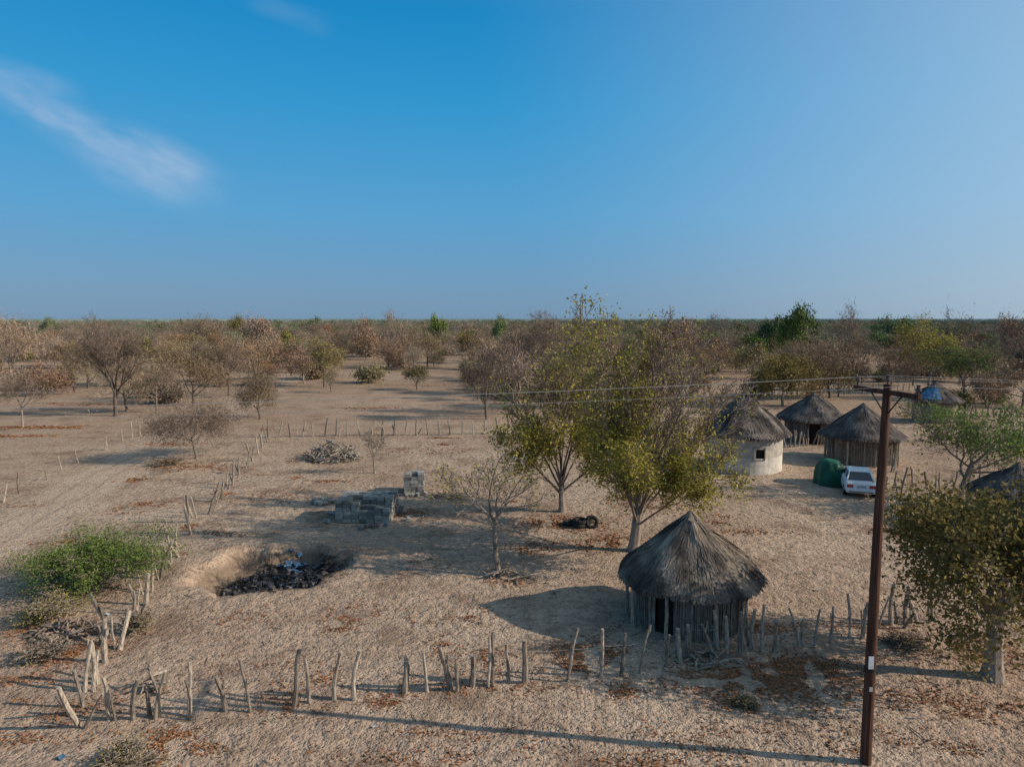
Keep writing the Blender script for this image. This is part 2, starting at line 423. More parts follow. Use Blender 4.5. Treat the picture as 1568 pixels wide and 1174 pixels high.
tree('bare_tree', (835, 604), 11.2, 8.2, FANS, 0.18, [M_bark, M_brownleaf, M_twig], 92, nleaf=.4, twigcards=5000, twigL=0.6, twigW=0.04)
tree('bare_tree', (573, 724), 3.2, 1.9, dict(OPEN, trunk=.5), 0.07, [M_stake, M_brownleaf, M_stake], 93, nleaf=0, twigcards=300, twigL=0.3, twigW=0.015)
tree('olive_tree', (1198, 622), 5.9, 8.0, ROUND, 0.16, [M_bark, M_brownleaf, M_twig], 94, nleaf=6, leafL=0.28, leafW=0.16, jit=0.35)
tree('olive_tree', (1420, 600), 10.4, 8.4, ROUND, 0.2, [M_bark, M_olive, M_twig], 95, nleaf=4, leafL=0.3, leafW=0.17, jit=0.45, twigcards=3000, twigL=.5, twigW=.04)
tree('bare_tree', (1478, 612), 7.0, 7.4, ROUND, 0.2, [M_darkbark, M_green, M_darkbark], 96, nleaf=2.5, leafL=0.25, leafW=0.15, jit=0.4, twigcards=3500, twigL=.5, twigW=.04)
tree('bare_tree', (35, 655), 5.2, 4.6, OPEN, 0.1, [M_bark, M_brownleaf, M_twig], 97, nleaf=0, twigcards=1500, twigL=0.4, twigW=0.025)
tree('bare_tree', (240, 632), 5.2, 4.4, OPEN, 0.1, [M_bark, M_brownleaf, M_twig], 98, nleaf=.4, twigcards=2000, twigL=0.4, twigW=0.025)
tree('bare_tree', (350, 606), 7.2, 6.8, ROUND, 0.14, [M_darkbark, M_brownleaf, M_twig], 99, nleaf=.4, twigcards=4000, twigL=0.45, twigW=0.035)
tree('bare_tree', (497, 592), 7.4, 5.8, ROUND, 0.14, [M_darkbark, M_olive, M_twig], 108, nleaf=1.5, leafL=.25, leafW=.15, twigcards=4000, twigL=0.45, twigW=0.035)
tree('bare_tree', (115, 600), 7.0, 7, ROUND, 0.14, [M_darkbark, M_olive, M_twig], 109, nleaf=.5, leafL=.25, leafW=.15, twigcards=4000, twigL=0.45, twigW=0.035)
tree('green_thorn_bush', (150, 898), 1.95, 4.9, BUSH, 0.045, [M_bark, M_green, M_twig], 101, nleaf=16, leafL=0.11, leafW=0.04, jit=0.2)
tree('dry_shrub', (75, 950), 0.9, 1.8, BUSH, 0.02, [M_twig, M_olive, M_stake], 102, nleaf=1.2, leafL=0.08, leafW=0.04, jit=0.1)
tree('dry_shrub', (70, 1010), 0.8, 1.4, BUSH, 0.02, [M_twig, M_olive, M_stake], 103, nleaf=.1, leafL=0.08, leafW=0.04, jit=0.1)
tree('dry_shrub', (210, 968), 0.8, 1.0, BUSH, 0.02, [M_twig, M_brownleaf, M_stake], 104, nleaf=.4, leafL=0.08, leafW=0.04, jit=0.1)
tree('dry_shrub', (190, 1185), 0.6, 1.8, BUSH, 0.02, [M_twig, M_brownleaf, M_stake], 105, nleaf=.6, leafL=0.08, leafW=0.04, jit=0.1)
tree('dry_shrub', (1385, 985), 0.35, 1.5, BUSH, 0.012, [M_twig, M_brownleaf, M_twig], 106, nleaf=.5, leafL=0.06, leafW=0.03, jit=0.1)
tree('dry_shrub', (1160, 605), 1.8, 3, BUSH, 0.02, [M_twig, M_green, M_twig], 107, nleaf=3, leafL=0.2, leafW=0.1, jit=0.2)
tree('dry_shrub', (1145, 1082), 0.3, 0.6, BUSH, 0.01, [M_twig, M_brownleaf, M_twig], 111, nleaf=.5, leafL=0.06, leafW=0.03, jit=0.06)
tree('dry_shrub', (255, 712), 0.5, 2.2, BUSH, 0.012, [M_twig, M_brownleaf, M_twig], 112, nleaf=.5, leafL=0.08, leafW=0.04, jit=0.15)

# ------------------------------------------------------------------ bushland (instanced collection)
protos = bpy.data.collections.new('bushland_tree_kinds')
BR = dict(kids=[5, 5, 5, 3], trunk=0.7, t0=0.35, wob=0.17, up=0.05, ang=[(20, 60), (25, 60), (30, 60)], lr=[1.5, 0.6, 0.55, 0.5], rr=0.6, minr=0.022, crownfrac=0.2)
specs = []
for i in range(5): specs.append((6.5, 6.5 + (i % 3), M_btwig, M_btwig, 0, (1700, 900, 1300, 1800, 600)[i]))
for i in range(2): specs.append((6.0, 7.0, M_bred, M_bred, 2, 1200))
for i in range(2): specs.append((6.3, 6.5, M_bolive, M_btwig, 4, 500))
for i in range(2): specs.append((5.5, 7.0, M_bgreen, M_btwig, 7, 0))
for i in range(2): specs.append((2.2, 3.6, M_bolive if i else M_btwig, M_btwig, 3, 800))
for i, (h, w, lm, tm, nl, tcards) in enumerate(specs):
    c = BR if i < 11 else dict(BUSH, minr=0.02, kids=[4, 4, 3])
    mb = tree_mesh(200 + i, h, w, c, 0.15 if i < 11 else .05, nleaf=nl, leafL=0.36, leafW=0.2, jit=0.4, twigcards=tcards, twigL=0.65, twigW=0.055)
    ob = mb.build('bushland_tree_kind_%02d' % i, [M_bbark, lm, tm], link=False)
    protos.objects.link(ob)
pts = []; rots = []; scls = []; idxs = []
rg = random.Random(5)
def put(x, y, i, s, sz=None):
    pts.append((x, y, -0.05)); rots.append((0, 0, rg.uniform(0, 6.28))); scls.append((s, s, (sz or s))); idxs.append(i)
def kind(x, y):
    r = rg.random(); ang = x / max(y, 1); gr = 0.04 + (0.20 if ang > 0.1 else 0.0) * sstep(90, 250, y) + 0.45 * sstep(300, 650, y)
    nn = noise.noise(Vector((x * 0.012, y * 0.012, 3))); gr += nn * 0.2
    if r < gr: return rg.choice([7, 8, 9, 10, 9, 10])
    r = rg.random()
    if r < 0.14: return rg.choice([5, 6])
    if r < 0.36: return rg.choice([11, 12])
    if r < 0.43: return rg.choice([7, 8])
    return rg.randrange(5)
for (r0, r1, dens) in ((72, 150, 1 / 36), (150, 300, 1 / 48), (300, 600, 1 / 85), (600, 1100, 1 / 200)):
    area = 0.5 * (r1 * r1 - r0 * r0) * 1.9
    for _ in range(int(area * dens)):
        r = math.sqrt(rg.uniform(r0 * r0, r1 * r1)); a = rg.uniform(-.95, .95)
        x, y = r * math.sin(a), r * math.cos(a)
        if y < 60: continue
        wob = 0.35 * noise.noise(Vector((x * 0.05, y * 0.05, 2)))
        k = kind(x, y)
        dcl = math.hypot((x + 22) / 17, (y - 95) / 44) + wob
        if dcl < 1 and not (y > 95 and rg.random() < .12): continue
        if y < 86 and x < 0 and rg.random() < 0.85: continue
        if x > 10 and y < 82 and x < 62: continue
        if x > 0 and x < 12 and y < 80: continue
        if noise.noise(Vector((x * 0.018, y * 0.035, 8))) > (0.2 if y < 330 else 0.4): continue
        if x < -5 and y < 105 and rg.random() < .4: continue
        put(x, y, k, rg.uniform(0.45, 1.15) * (1.0 if y < 300 else 1.2))
for u, y, top, w, k in ((1215, 165, 465, 62, 9), (1180, 190, 482, 50, 10), (1295, 150, 467, 40, 1), (605, 210, 477, 34, 2), (670, 240, 480, 30, 10),
                       (765, 220, 482, 30, 9), (363, 300, 484, 24, 8), (310, 200, 486, 60, 3), (1465, 130, 470, 55, 4), (1100, 240, 482, 40, 0),
                       (480, 320, 484, 26, 10), (75, 330, 485, 30, 9), (1550, 150, 484, 50, 5), (15, 130, 483, 70, 2), (400, 170, 487, 60, 5),
                       (1040, 150, 490, 60, 5), (1380, 260, 483, 50, 9), (880, 300, 484, 30, 0), (560, 180, 488, 50, 6)):
    s_down = SP + (top - 587) / F * CP
    H = CAM_H - y * s_down
    ws = w / F * y / 6.8
    put((u - 784) / F * y, y, k, ws, H / (6.5 if k < 5 else 6.0))
me = bpy.data.meshes.new('bushland_trees'); me.from_pydata(pts, [], [])
a_ = me.attributes.new('idx', 'INT', 'POINT'); a_.data.foreach_set('value', idxs)
a_ = me.attributes.new('rot', 'FLOAT_VECTOR', 'POINT'); a_.data.foreach_set('vector', np.array(rots, dtype=np.float32).ravel())
a_ = me.attributes.new('scl', 'FLOAT_VECTOR', 'POINT'); a_.data.foreach_set('vector', np.array(scls, dtype=np.float32).ravel())
bush = bpy.data.objects.new('bushland_trees', me); scene.collection.objects.link(bush)
ng = bpy.data.node_groups.new('scatter_trees', 'GeometryNodeTree')
ng.interface.new_socket('Geometry', in_out='INPUT', socket_type='NodeSocketGeometry')
ng.interface.new_socket('Geometry', in_out='OUTPUT', socket_type='NodeSocketGeometry')
gi = ng.nodes.new('NodeGroupInput'); go = ng.nodes.new('NodeGroupOutput')
ci = ng.nodes.new('GeometryNodeCollectionInfo'); ci.inputs['Collection'].default_value = protos
ci.inputs['Separate Children'].default_value = True; ci.inputs['Reset Children'].default_value = True
ip = ng.nodes.new('GeometryNodeInstanceOnPoints'); ip.inputs['Pick Instance'].default_value = True
def na(name, dt):
    n = ng.nodes.new('GeometryNodeInputNamedAttribute'); n.data_type = dt; n.inputs['Name'].default_value = name
    return [o for o in n.outputs if o.enabled and o.name == 'Attribute'][0]
ng.links.new(gi.outputs[0], ip.inputs['Points']); ng.links.new(ci.outputs[0], ip.inputs['Instance'])
ng.links.new(na('idx', 'INT'), ip.inputs['Instance Index'])
ng.links.new(na('rot', 'FLOAT_VECTOR'), ip.inputs['Rotation'])
ng.links.new(na('scl', 'FLOAT_VECTOR'), ip.inputs['Scale'])
ng.links.new(ip.outputs[0], go.inputs[0])
md = bush.modifiers.new('scatter', 'NODES'); md.node_group = ng
print('bush instances', len(pts))

# distant tree line
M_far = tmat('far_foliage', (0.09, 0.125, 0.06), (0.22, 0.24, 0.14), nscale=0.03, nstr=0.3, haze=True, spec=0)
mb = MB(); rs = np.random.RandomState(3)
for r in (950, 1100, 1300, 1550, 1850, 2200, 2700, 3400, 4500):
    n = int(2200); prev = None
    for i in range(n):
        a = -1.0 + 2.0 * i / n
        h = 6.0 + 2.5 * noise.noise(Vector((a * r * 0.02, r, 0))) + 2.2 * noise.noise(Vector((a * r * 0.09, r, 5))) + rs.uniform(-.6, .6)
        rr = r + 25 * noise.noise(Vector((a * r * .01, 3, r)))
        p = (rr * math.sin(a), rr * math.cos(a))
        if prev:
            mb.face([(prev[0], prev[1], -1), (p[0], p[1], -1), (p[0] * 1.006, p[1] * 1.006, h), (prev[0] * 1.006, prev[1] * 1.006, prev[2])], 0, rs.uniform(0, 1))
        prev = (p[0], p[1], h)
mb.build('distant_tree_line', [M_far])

# ------------------------------------------------------------------ fences
def stake(mb, rg, x, y, h, r=0.05, lean=0.12, fork=0.15):
    z = GH(x, y) - 0.15
    dx, dy = rg.gauss(0, lean), rg.gauss(0, lean)
    n = 5; p = Vector((x, y, z)); ps = [p.copy()]; rr = [r * 1.1]
    for i in range(n):
        dx += rg.gauss(0, 0.08); dy += rg.gauss(0, 0.08)
        p = p + Vector((dx, dy, 1)).normalized() * ((h + .15) / n)
        ps.append(p.copy()); rr.append(r * (1.05 - 0.3 * (i + 1) / n) * rg.uniform(0.8, 1.18))
    t = rg.random()
    mb.tube(ps, rr, 7, 0, t, cap=True)
    if rg.random() < fork:
        k = rg.choice([3, 4]); a = rg.uniform(0, 6.28); q = ps[k]
        d = Vector((math.cos(a) * .6, math.sin(a) * .3, 1)).normalized()
        mb.tube([q, q + d * .18, q + d * .18 + Vector((d.x * .03, 0, .18))], [r * .7, r * .6, r * .45], 6, 0, t, cap=True)

def fence(name, pts_uv, hr, r=(0.04, 0.065), seed=1, lean=0.1, extra=0.0, fork=.15, wires=()):
    rg = random.Random(seed); mb = MB(); tops = []
    for i, (u, v) in enumerate(pts_uv):
        x, y = P(u, v); h = rg.uniform(*hr)
        stake(mb, rg, x, y, h, rg.uniform(*r), lean, fork); tops.append((x, y))
        if rg.random() < extra:
            stake(mb, rg, x + rg.uniform(-.25, .25), y + rg.uniform(-.25, .25), h * rg.uniform(.5, .9), rg.uniform(*r) * .7, lean * 2, 0)
    for wz in wires:
        for (a, b_) in zip(tops[:-1], tops[1:]):
            pa = Vector((a[0], a[1], GH(*a) + wz)); pb = Vector((b_[0], b_[1], GH(*b_) + wz)); mid = (pa + pb) / 2; mid.z -= 0.04
            mb.tube([pa, mid, pb], [0.004] * 3, 3, 1, .3)
    return mb.build(name, [M_stake, M_metal])

fence('wooden_stake_fence', [(168, 1105), (205, 1102), (238, 1102), (245, 1098), (290, 1098), (346, 1087), (383, 1090), (450, 1080), (475, 1074), (512, 1070), (543, 1070), (620, 1060), (655, 1057),
      (690, 1056), (722, 1050), (747, 1052), (754, 1050), (780, 1045), (803, 1045), (868, 1043), (920, 1035), (952, 1033), (978, 1030)],
      (1.05, 1.65), (0.045, 0.09), 3, 0.08, .3, .3, (0.5, 0.95))
fence('wooden_stake_fence', [(1020, 1020), (1041, 1012), (1050, 1003), (1062, 1008), (1095, 1008), (1100, 995), (1112, 1000), (1135, 1005), (1150, 990), (1168, 995), (1185, 995), (1225, 987), (1248, 987), (1268, 980),
      (1300, 974), (1322, 975), (1345, 960), (1365, 955), (1385, 955), (1405, 953), (1427, 950)], (0.9, 1.5), (0.04, 0.08), 4, 0.1, .7, .2, (0.5, 0.95))
fence('wooden_stake_fence', [(122, 1112), (128, 1085), (130, 1062), (150, 1048), (162, 1015), (182, 995), (172, 975), (160, 985), (205, 955), (212, 938), (222, 925), (232, 905), (245, 885), (250, 870), (262, 865),
      (272, 850), (293, 818), (290, 800), (302, 793), (318, 787), (326, 768), (338, 762), (345, 748), (356, 742), (366, 727), (376, 716), (388, 706), (396, 696), (402, 686), (410, 678)],
      (1.1, 1.7), (0.05, 0.09), 5, 0.13, .95, .2, (0.8,))
fence('wooden_stake_fence', [(410 + 17.5 * i, 670 - 0.3 * i) for i in range(22)], (1.2, 1.7), (0.055, 0.09), 6, 0.06, 0.3, .1, (0.7, 1.1))
fence('wooden_stake_fence', [(5, 768), (30, 755), (72, 735), (95, 722), (120, 708), (160, 690), (187, 676), (203, 670), (216, 668)], (1.0, 1.5), (0.035, 0.06), 8, 0.06, .2)
fence('wooden_stake_fence', [(1350, 700), (1365, 722), (1365, 748), (1380, 752), (1398, 745), (1420, 748), (1440, 752), (1460, 748), (1480, 746), (1500, 745), (1530, 750)], (1.1, 1.7), (0.05, 0.08), 9, 0.08, .6)
fence('wooden_stake_fence', [(1395 + 9 * i, 632 + i * .4) for i in range(19)], (1.0, 1.5), (0.05, 0.08), 10, 0.06, .2)
fence('wooden_stake_fence', [(1140 + 9 * i, 612 - i * .5) for i in range(30)], (1.0, 1.5), (0.05, 0.08), 13, 0.06, .1)
fence('wooden_stake_fence', [(1195 + 7 * i, 686 - i * .6) for i in range(11)], (1.0, 1.5), (0.05, 0.08), 14, 0.06, .2)

# ------------------------------------------------------------------ thatched huts
def hut(name, x, y, Rw, Re, ze, za, wall, thatch, nstr, seed, stakes=False, posts=0, door=None, window=None, patches=None):
    rg = random.Random(seed); rs = np.random.RandomState(seed)
    e = empty(name, (x, y, GH(x, y)))
    mb = MB(); n = 48; zt = ze + (za - ze) * (1 - Rw / Re) - 0.06
    nz = 10
    def wr(a, z): return Rw * (1 + 0.012 * noise.noise(Vector((math.cos(a) * 2, math.sin(a) * 2, z))))
    for i in range(n):
        a0, a1 = 2 * math.pi * i / n, 2 * math.pi * (i + 1) / n
        am = (a0 + a1) / 2
        for k in range(nz):
            z0, z1 = -0.1 + (zt + .1) * k / nz, -0.1 + (zt + .1) * (k + 1) / nz
            isd = door is not None and abs(math.atan2(math.sin(am - door), math.cos(am - door))) < 0.42 / Rw and z1 < 1.75
            isw = window is not None and abs(math.atan2(math.sin(am - window), math.cos(am - window))) < 0.35 / Rw and 1.05 < (z0 + z1) / 2 < 1.8
            pp = [(wr(a, z) * math.cos(a), wr(a, z) * math.sin(a), z) for a, z in ((a0, z0), (a1, z0), (a1, z1), (a0, z1))]
            if isd or isw:
                s = (Rw - 0.12) / Rw
                mb.face([(p[0] * s, p[1] * s, p[2]) for p in pp], 1, .5)
                continue
            mb.face(pp, 0, (0.3 if k > 3 else 0.7) + rg.uniform(-.1, .1))
    if stakes:
        m_ = int(2 * math.pi * Rw / 0.085)
        for i in range(m_):
            a = 2 * math.pi * (i + rg.uniform(-.3, .3)) / m_
            if door is not None and abs(math.atan2(math.sin(a - door), math.cos(a - door))) < 0.42 / Rw: continue
            r_ = Rw + 0.03 + rg.uniform(-.01, .03)
            b_ = Vector((r_ * math.cos(a), r_ * math.sin(a), -.1)); t_ = Vector(((r_ + rg.uniform(-.03, .05)) * math.cos(a + rg.uniform(-.02, .02)), r_ * math.sin(a), zt * rg.uniform(.7, 1.0)))
            mb.tube([b_, (b_ + t_) / 2 + Vector((rg.uniform(-.02, .02), rg.uniform(-.02, .02), 0)), t_], [.03, .028, .022], 5, 2, rg.random() * .7)
    if window is not None:
        for sgn in (-1, 1):
            a = window + sgn * 0.4 / Rw
            mb.box((Rw * 1.005 * math.cos(a), Rw * 1.005 * math.sin(a), 1.42), (0.06, 0.06, 0.86), Matrix.Rotation(a, 3, 'Z'), 2, .4)
        for z in (1.0, 1.84):
            mb.box((Rw * .99 * math.cos(window), Rw * .99 * math.sin(window), z), (0.07, 0.82, 0.06), Matrix.Rotation(window, 3, 'Z'), 2, .4)
    w_ = mb.build('wall', [wall, M_dark, M_stake], parent=e)
    if posts:
        mb = MB()
        for i in range(posts):
            a = 2 * math.pi * i / posts + rg.uniform(-.15, .15); r_ = Re - 0.28
            hh = ze + (za - ze) * (1 - r_ / Re) - .04
            b_ = Vector((r_ * math.cos(a), r_ * math.sin(a), -.1)); t_ = Vector((r_ * math.cos(a), r_ * math.sin(a), hh))
            mid = (b_ + t_) / 2 + Vector((rg.uniform(-.05, .05), rg.uniform(-.05, .05), 0))
            mb.tube([b_, mid, t_], [.065, .06, .05], 7, 0, rg.random(), cap=True)
        mb.build('eave_posts', [M_stake], parent=e)
    mb = MB(); n = 64; rings = 14
    def prof(s, a):
        sag = 0.06 * math.sin(math.pi * s) * (za - ze)
        wv = 0.10 * noise.noise(Vector((math.cos(a) * 2.2, math.sin(a) * 2.2, s * 2 + seed)))
        r_ = Re * s * (1 + wv * .8)
        z = za + (ze - za) * s ** 1.02 + sag * .3 + wv * .9
        return r_, z
    for k in range(rings):
        for i in range(n):
            a0, a1 = 2 * math.pi * i / n, 2 * math.pi * (i + 1) / n
            q = []
            for s, a in ((k / rings, a0), ((k + 1) / rings, a0), ((k + 1) / rings, a1), (k / rings, a1)):
                r_, z = prof(s, a); q.append((r_ * math.cos(a), r_ * math.sin(a), z))
            mb.face(q, 0, rg.uniform(.15, .5))
    slope_len = math.hypot(Re, za - ze)
    for _ in range(nstr):
        s0 = math.sqrt(rg.random()) * 0.98; a = rg.uniform(0, 2 * math.pi)
        ln_ = rg.uniform(.35, .8) / slope_len
        s1 = min(s0 + ln_, 1.0 + rg.uniform(-.02, .07))
        if s1 <= s0 + 0.02: continue
        o0 = rg.uniform(.0, .02); o1 = o0 + rg.uniform(.005, .05)
        r0, z0 = prof(s0, a); a2 = a + rg.gauss(0, .035); r1, z1 = prof(min(s1, 1.08), a2)
        wd = rg.uniform(.012, .03) * (1 if nstr > 3500 else 1.8)
        tx, ty = -math.sin(a), math.cos(a)
        base_t = 0.48 + 0.9 * noise.noise(Vector((math.cos(a) * 3, math.sin(a) * 3, s0 * 3 + seed))) + rg.uniform(-.22, .22)
        A = Vector((r0 * math.cos(a), r0 * math.sin(a), z0 + o0)); B = Vector((r1 * math.cos(a2), r1 * math.sin(a2), z1 + o1))
        W0 = Vector((tx, ty, 0)) * min(wd, max(.004, r0 * .06)); W1 = Vector((tx, ty, 0)) * wd
        up_ = Vector((math.cos(a), math.sin(a), 1)).normalized() * rg.uniform(-.008, .008)
        mb.face([A - W0, B - W1, B + W1 + up_, A + W0 + up_], 0, max(0, min(1, base_t)))
    for _ in range(int(nstr * .3)):
        a = rg.uniform(0, 2 * math.pi); r_, z = prof(1.0, a)
        r_ += rg.uniform(-.15, .0)
        L = rg.uniform(.08, .26) * (1 + 1.3 * noise.noise(Vector((math.cos(a) * 4, math.sin(a) * 4, 0))))
        tx, ty = -math.sin(a) * .02, math.cos(a) * .02
        A = Vector((r_ * math.cos(a), r_ * math.sin(a), z + .07)); B = A + Vector((math.cos(a) * .09, math.sin(a) * .09, -L - .04))
        mb.face([A - Vector((tx, ty, 0)), B - Vector((tx, ty, 0)), B + Vector((tx, ty, 0)), A + Vector((tx, ty, 0))], 0, rg.uniform(0, .6))
    for i in range(60):
        a = rg.uniform(0, 6.28); A = Vector((0, 0, za + rg.uniform(.0, .1))) + Vector((math.cos(a), math.sin(a), 0)) * rg.uniform(0, .09)
        B = Vector((math.cos(a) * .34, math.sin(a) * .34, za - .2 * rg.uniform(.6, 1.3)))
        t_ = Vector((-math.sin(a), math.cos(a), 0)) * .03
        mb.face([A - t_ * .5, B - t_, B + t_, A + t_ * .5], 0, rg.uniform(.5, 1))
    mats = [thatch, M_blueplastic]
    if patches:
        for (a, s, da, ds) in patches:
            for i in range(6):
                for k in range(4):
                    q = []
                    for (ii, kk) in ((i, k), (i, k + 1), (i + 1, k + 1), (i + 1, k)):
                        aa = a + da * (ii / 6 - .5); ss = s + ds * (kk / 4 - .5); r_, z = prof(ss, aa)
                        q.append((r_ * math.cos(aa), r_ * math.sin(aa), z + .09 + .02 * noise.noise(Vector((aa * 9, ss * 9, 0)))))
                    mb.face(q, 1, rg.random() * .5)
    mb.build('thatched_roof', mats, parent=e)
    return e

hut('thatched_hut', 6.2, 24.1, 1.75, 2.42, 1.68, 3.75, M_mud, M_thatch, 9000, 1, stakes=True, posts=9, door=math.radians(228))
hut('thatched_rondavel', 16.35, 49.5, 2.6, 3.05, 2.6, 5.3, M_plaster, M_thatchdark, 3500, 2, window=math.radians(275))
hut('thatched_hut', 25.9, 60.5, 2.2, 2.95, 2.0, 4.1, M_mud, M_thatchdark, 3000, 3, stakes=True, posts=9, door=math.radians(250))
hut('thatched_hut', 25.8, 51.7, 2.25, 2.85, 1.95, 4.2, M_mud, M_thatchdark, 3200, 4, stakes=True, posts=8)
hut('thatched_hut', 43.2, 72, 2.0, 2.5, 2.2, 4.0, M_mud, M_thatchdark, 2000, 5, patches=[(math.radians(225), .65, 1.0, .55)])
hut('thatched_hut', 25.2, 34.8, 1.6, 2.1, 1.8, 3.2, M_mud, M_thatchdark, 2500, 6, stakes=True)

# ------------------------------------------------------------------ power pole + wires
px, py = P(1325, 1168)
e = empty('power_pole', (px, py, 0))
mb = MB()
mb.tube([Vector((0, 0, -.3)), Vector((.01, 0, 3)), Vector((0.03, 0, 6)), Vector((0.09, 0, 9.02))], [.13, .118, .105, .088], 16, 0, .5, cap=True)
mb.build('pole', [M_pole], smooth=False, parent=e)
mb = MB()
pA = Vector((.05, 1.15, 8.85)); pB = Vector((.39, -1.0, 8.82))
d = (pB - pA); ang = math.atan2(d.y, d.x)
mb.box((pA + pB) / 2 + Vector((-.13, -.0, 0)), (d.length, .09, .11), Matrix.Rotation(ang, 3, 'Z'), 0, .3)
mb.tube([Vector((0.08, 0, 8.3)), Vector((0, .55, 8.8))], [.018, .018], 5, 1, .2)
mb.tube([Vector((0.08, 0, 8.3)), Vector((.12, -.55, 8.8))], [.018, .018], 5, 1, .2)
mb.build('crossarm', [M_pole, M_rubber], parent=e)
ins = [pA + Vector((-.11, -.08, 0.05)), pB + Vector((-.13, .08, 0.05)), Vector((.09, 0, 9.01))]
mb = MB()
for q in ins:
    mb.tube([q, q + Vector((0, 0, .07)), q + Vector((0, 0, .09)), q + Vector((0, 0, .14)), q + Vector((0, 0, .16)), q + Vector((0, 0, .22))], [.02, .02, .07, .06, .035, .045], 10, 0, .4, cap=True)
mb.build('insulators', [M_ceramic], parent=e)
mb = MB(); mb.box((-.05, -.135, 2.55), (.12, .012, .3), None, 0, .5); mb.box((-.02, -.128, 1.9), (.08, .012, .1), None, 1, .8)
mb.build('number_plate', [M_white, M_metal], parent=e)
mb = MB(); mb.tube([Vector((0, 0, 2.3)), Vector((0, 0, 2.36))], [.129, .129], 16, 0, .4)
mb.build('strap', [M_rubber], parent=e)
mb = MB()
for q in ins:
    q = Vector(q) + Vector((px, py, .2))
    for X, s in ((-62, 1.0), (85, .8)):
        en = Vector((X, q.y + (2.0 if X < 0 else 1.0), q.z)); L = 40; pp = []
        for i in range(L + 1):
            t = i / L; p_ = q.lerp(en, t); p_.z -= 4 * s * t * (1 - t); pp.append(p_)
        mb.tube(pp, [.0032] * (L + 1), 4, 0, .5)
mb.build('power_lines', [M_metal])
for X in (-62, 85):
    mb = MB()
    mb.tube([Vector((0, 0, -.3)), Vector((0, 0, 9.05))], [.135, .09], 12, 0, .5, cap=True)
    mb.box((-.1, 0, 8.85), (.09, 2.2, .11), None, 0, .3)
    mb.build('power_pole', [M_pole], loc=(X, py + (2 if X < 0 else 1), 0))

# ------------------------------------------------------------------ blocks
def block_stack(name, x, y, nxb, nyb, hts, ang, seed, loose=10):
    rg = random.Random(seed); mb = MB(); Mz = Matrix.Rotation(ang, 3, 'Z')
    for i in range(nxb):
        for j in range(nyb):
            for k in range(hts(i, j, rg)):
                c = Mz @ Vector(((i - nxb / 2 + .5) * .405 + rg.gauss(0, .015), (j - nyb / 2 + .5) * .21 + rg.gauss(0, .012), .1 + k * .2))
                rot = Matrix.Rotation(ang + rg.gauss(0, .04), 3, 'Z')
                mb.box(c, (.39, .19, .19), rot, 0, rg.random())
    for _ in range(loose):
        a = rg.uniform(0, 6.28); r_ = rg.uniform(1.1, 1.6)
        c = Vector((math.cos(a) * r_ * nxb * .22, math.sin(a) * r_ * nyb * .14, .09))
        mb.box(c, (.39, .19, .19), Matrix.Rotation(rg.uniform(0, 3), 3, 'Z') @ Matrix.Rotation(rg.choice([0, 1.57, .3]), 3, 'X'), 0, rg.random())
    for _ in range(int(loose * 1.5)):
        a = rg.uniform(0, 6.28); r_ = rg.uniform(1.2, 2.2); l = rg.uniform(.3, .9); az = rg.uniform(0, 3)
        c = Vector((math.cos(a) * r_ * nxb * .22, math.sin(a) * r_ * nyb * .14, .05)); d_ = Vector((math.cos(az), math.sin(az), .04)) * l / 2
        mb.tube([c - d_, c, c + d_], [.025, .028, .02], 5, 1, rg.random(), cap=True)
    ob = mb.build(name, [M_block, M_stake], loc=(x, y, GH(x, y)))
    bv = ob.modifiers.new('bev', 'BEVEL'); bv.width = .008; bv.segments = 1
    return ob
bx, by = P(560, 800)
def h1(i, j, rg):
    if i < 2: return 6
    if i == 2 and j < 5: return 5
    if i in (3, 4) and j < 4: return 3 + (j > 1)
    if i >= 5 and j < 3: return 4 - (rg.random() < .3)
    return 6 - (rg.random() < .2)
block_stack('concrete_block_stack', bx - .1, by + 1.0, 7, 10, h1, -.06, 1, 16)
bx, by = P(633, 754)
block_stack('concrete_block_stack', bx, by + .5, 3, 6, lambda i, j, rg: (5 if i == 1 and j < 3 else 6) - (rg.random() < .3), .1, 2, 5)
def heap(name, u, v, w, h, n, mats, seed, L=.7, blocks=20, rough=.25):
    rg = random.Random(seed); mb = MB(); x, y = P(u, v)
    for _ in range(n):
        a = rg.uniform(0, 6.28); r_ = w * .5 * math.sqrt(rg.random()); z = h * (1 - (2 * r_ / w) ** 1.5) * rg.random()
        c = Vector((math.cos(a) * r_, math.sin(a) * r_ * .8, z + .05)); az = rg.uniform(0, 6.28); l = L * rg.uniform(.4, 1)
        d_ = Vector((math.cos(az), math.sin(az), rg.gauss(0, rough))) * l * .5
        mb.tube([c - d_, c + Vector((rg.gauss(0, .04), rg.gauss(0, .04), .03)), c + d_], [.035, .033, .018], 5, rg.randrange(len(mats)) if rg.random() < .3 else 0, rg.random(), cap=True)
    for _ in range(blocks):
        a = rg.uniform(0, 6.28); r_ = w * .45 * math.sqrt(rg.random())
        mb.box((math.cos(a) * r_, math.sin(a) * r_ * .8, .08 + rg.random() * h * .3), (rg.uniform(.15, .4), .2, rg.uniform(.08, .2)), Matrix.Rotation(rg.uniform(0, 3), 3, 'Z') @ Matrix.Rotation(rg.gauss(0, .4), 3, 'X'), len(mats) - 1, rg.random())
    return mb.build(name, mats, loc=(x, y, GH(x, y)))
heap('firewood_pile', 512, 702, 4.2, 1.5, 220, [M_stake, M_block], 1, 1.5, 18, .55)
heap('log_pile', 772, 885, 1.4, .35, 16, [M_stake, M_bark], 2, 1.3, 0)
heap('brush_pile', 100, 968, 2.0, .4, 150, [M_twig, M_bark], 3, 1.0, 0)
heap('brush_pile', 235, 1058, 0.6, 1.0, 26, [M_stake, M_bark], 4, .5, 0)
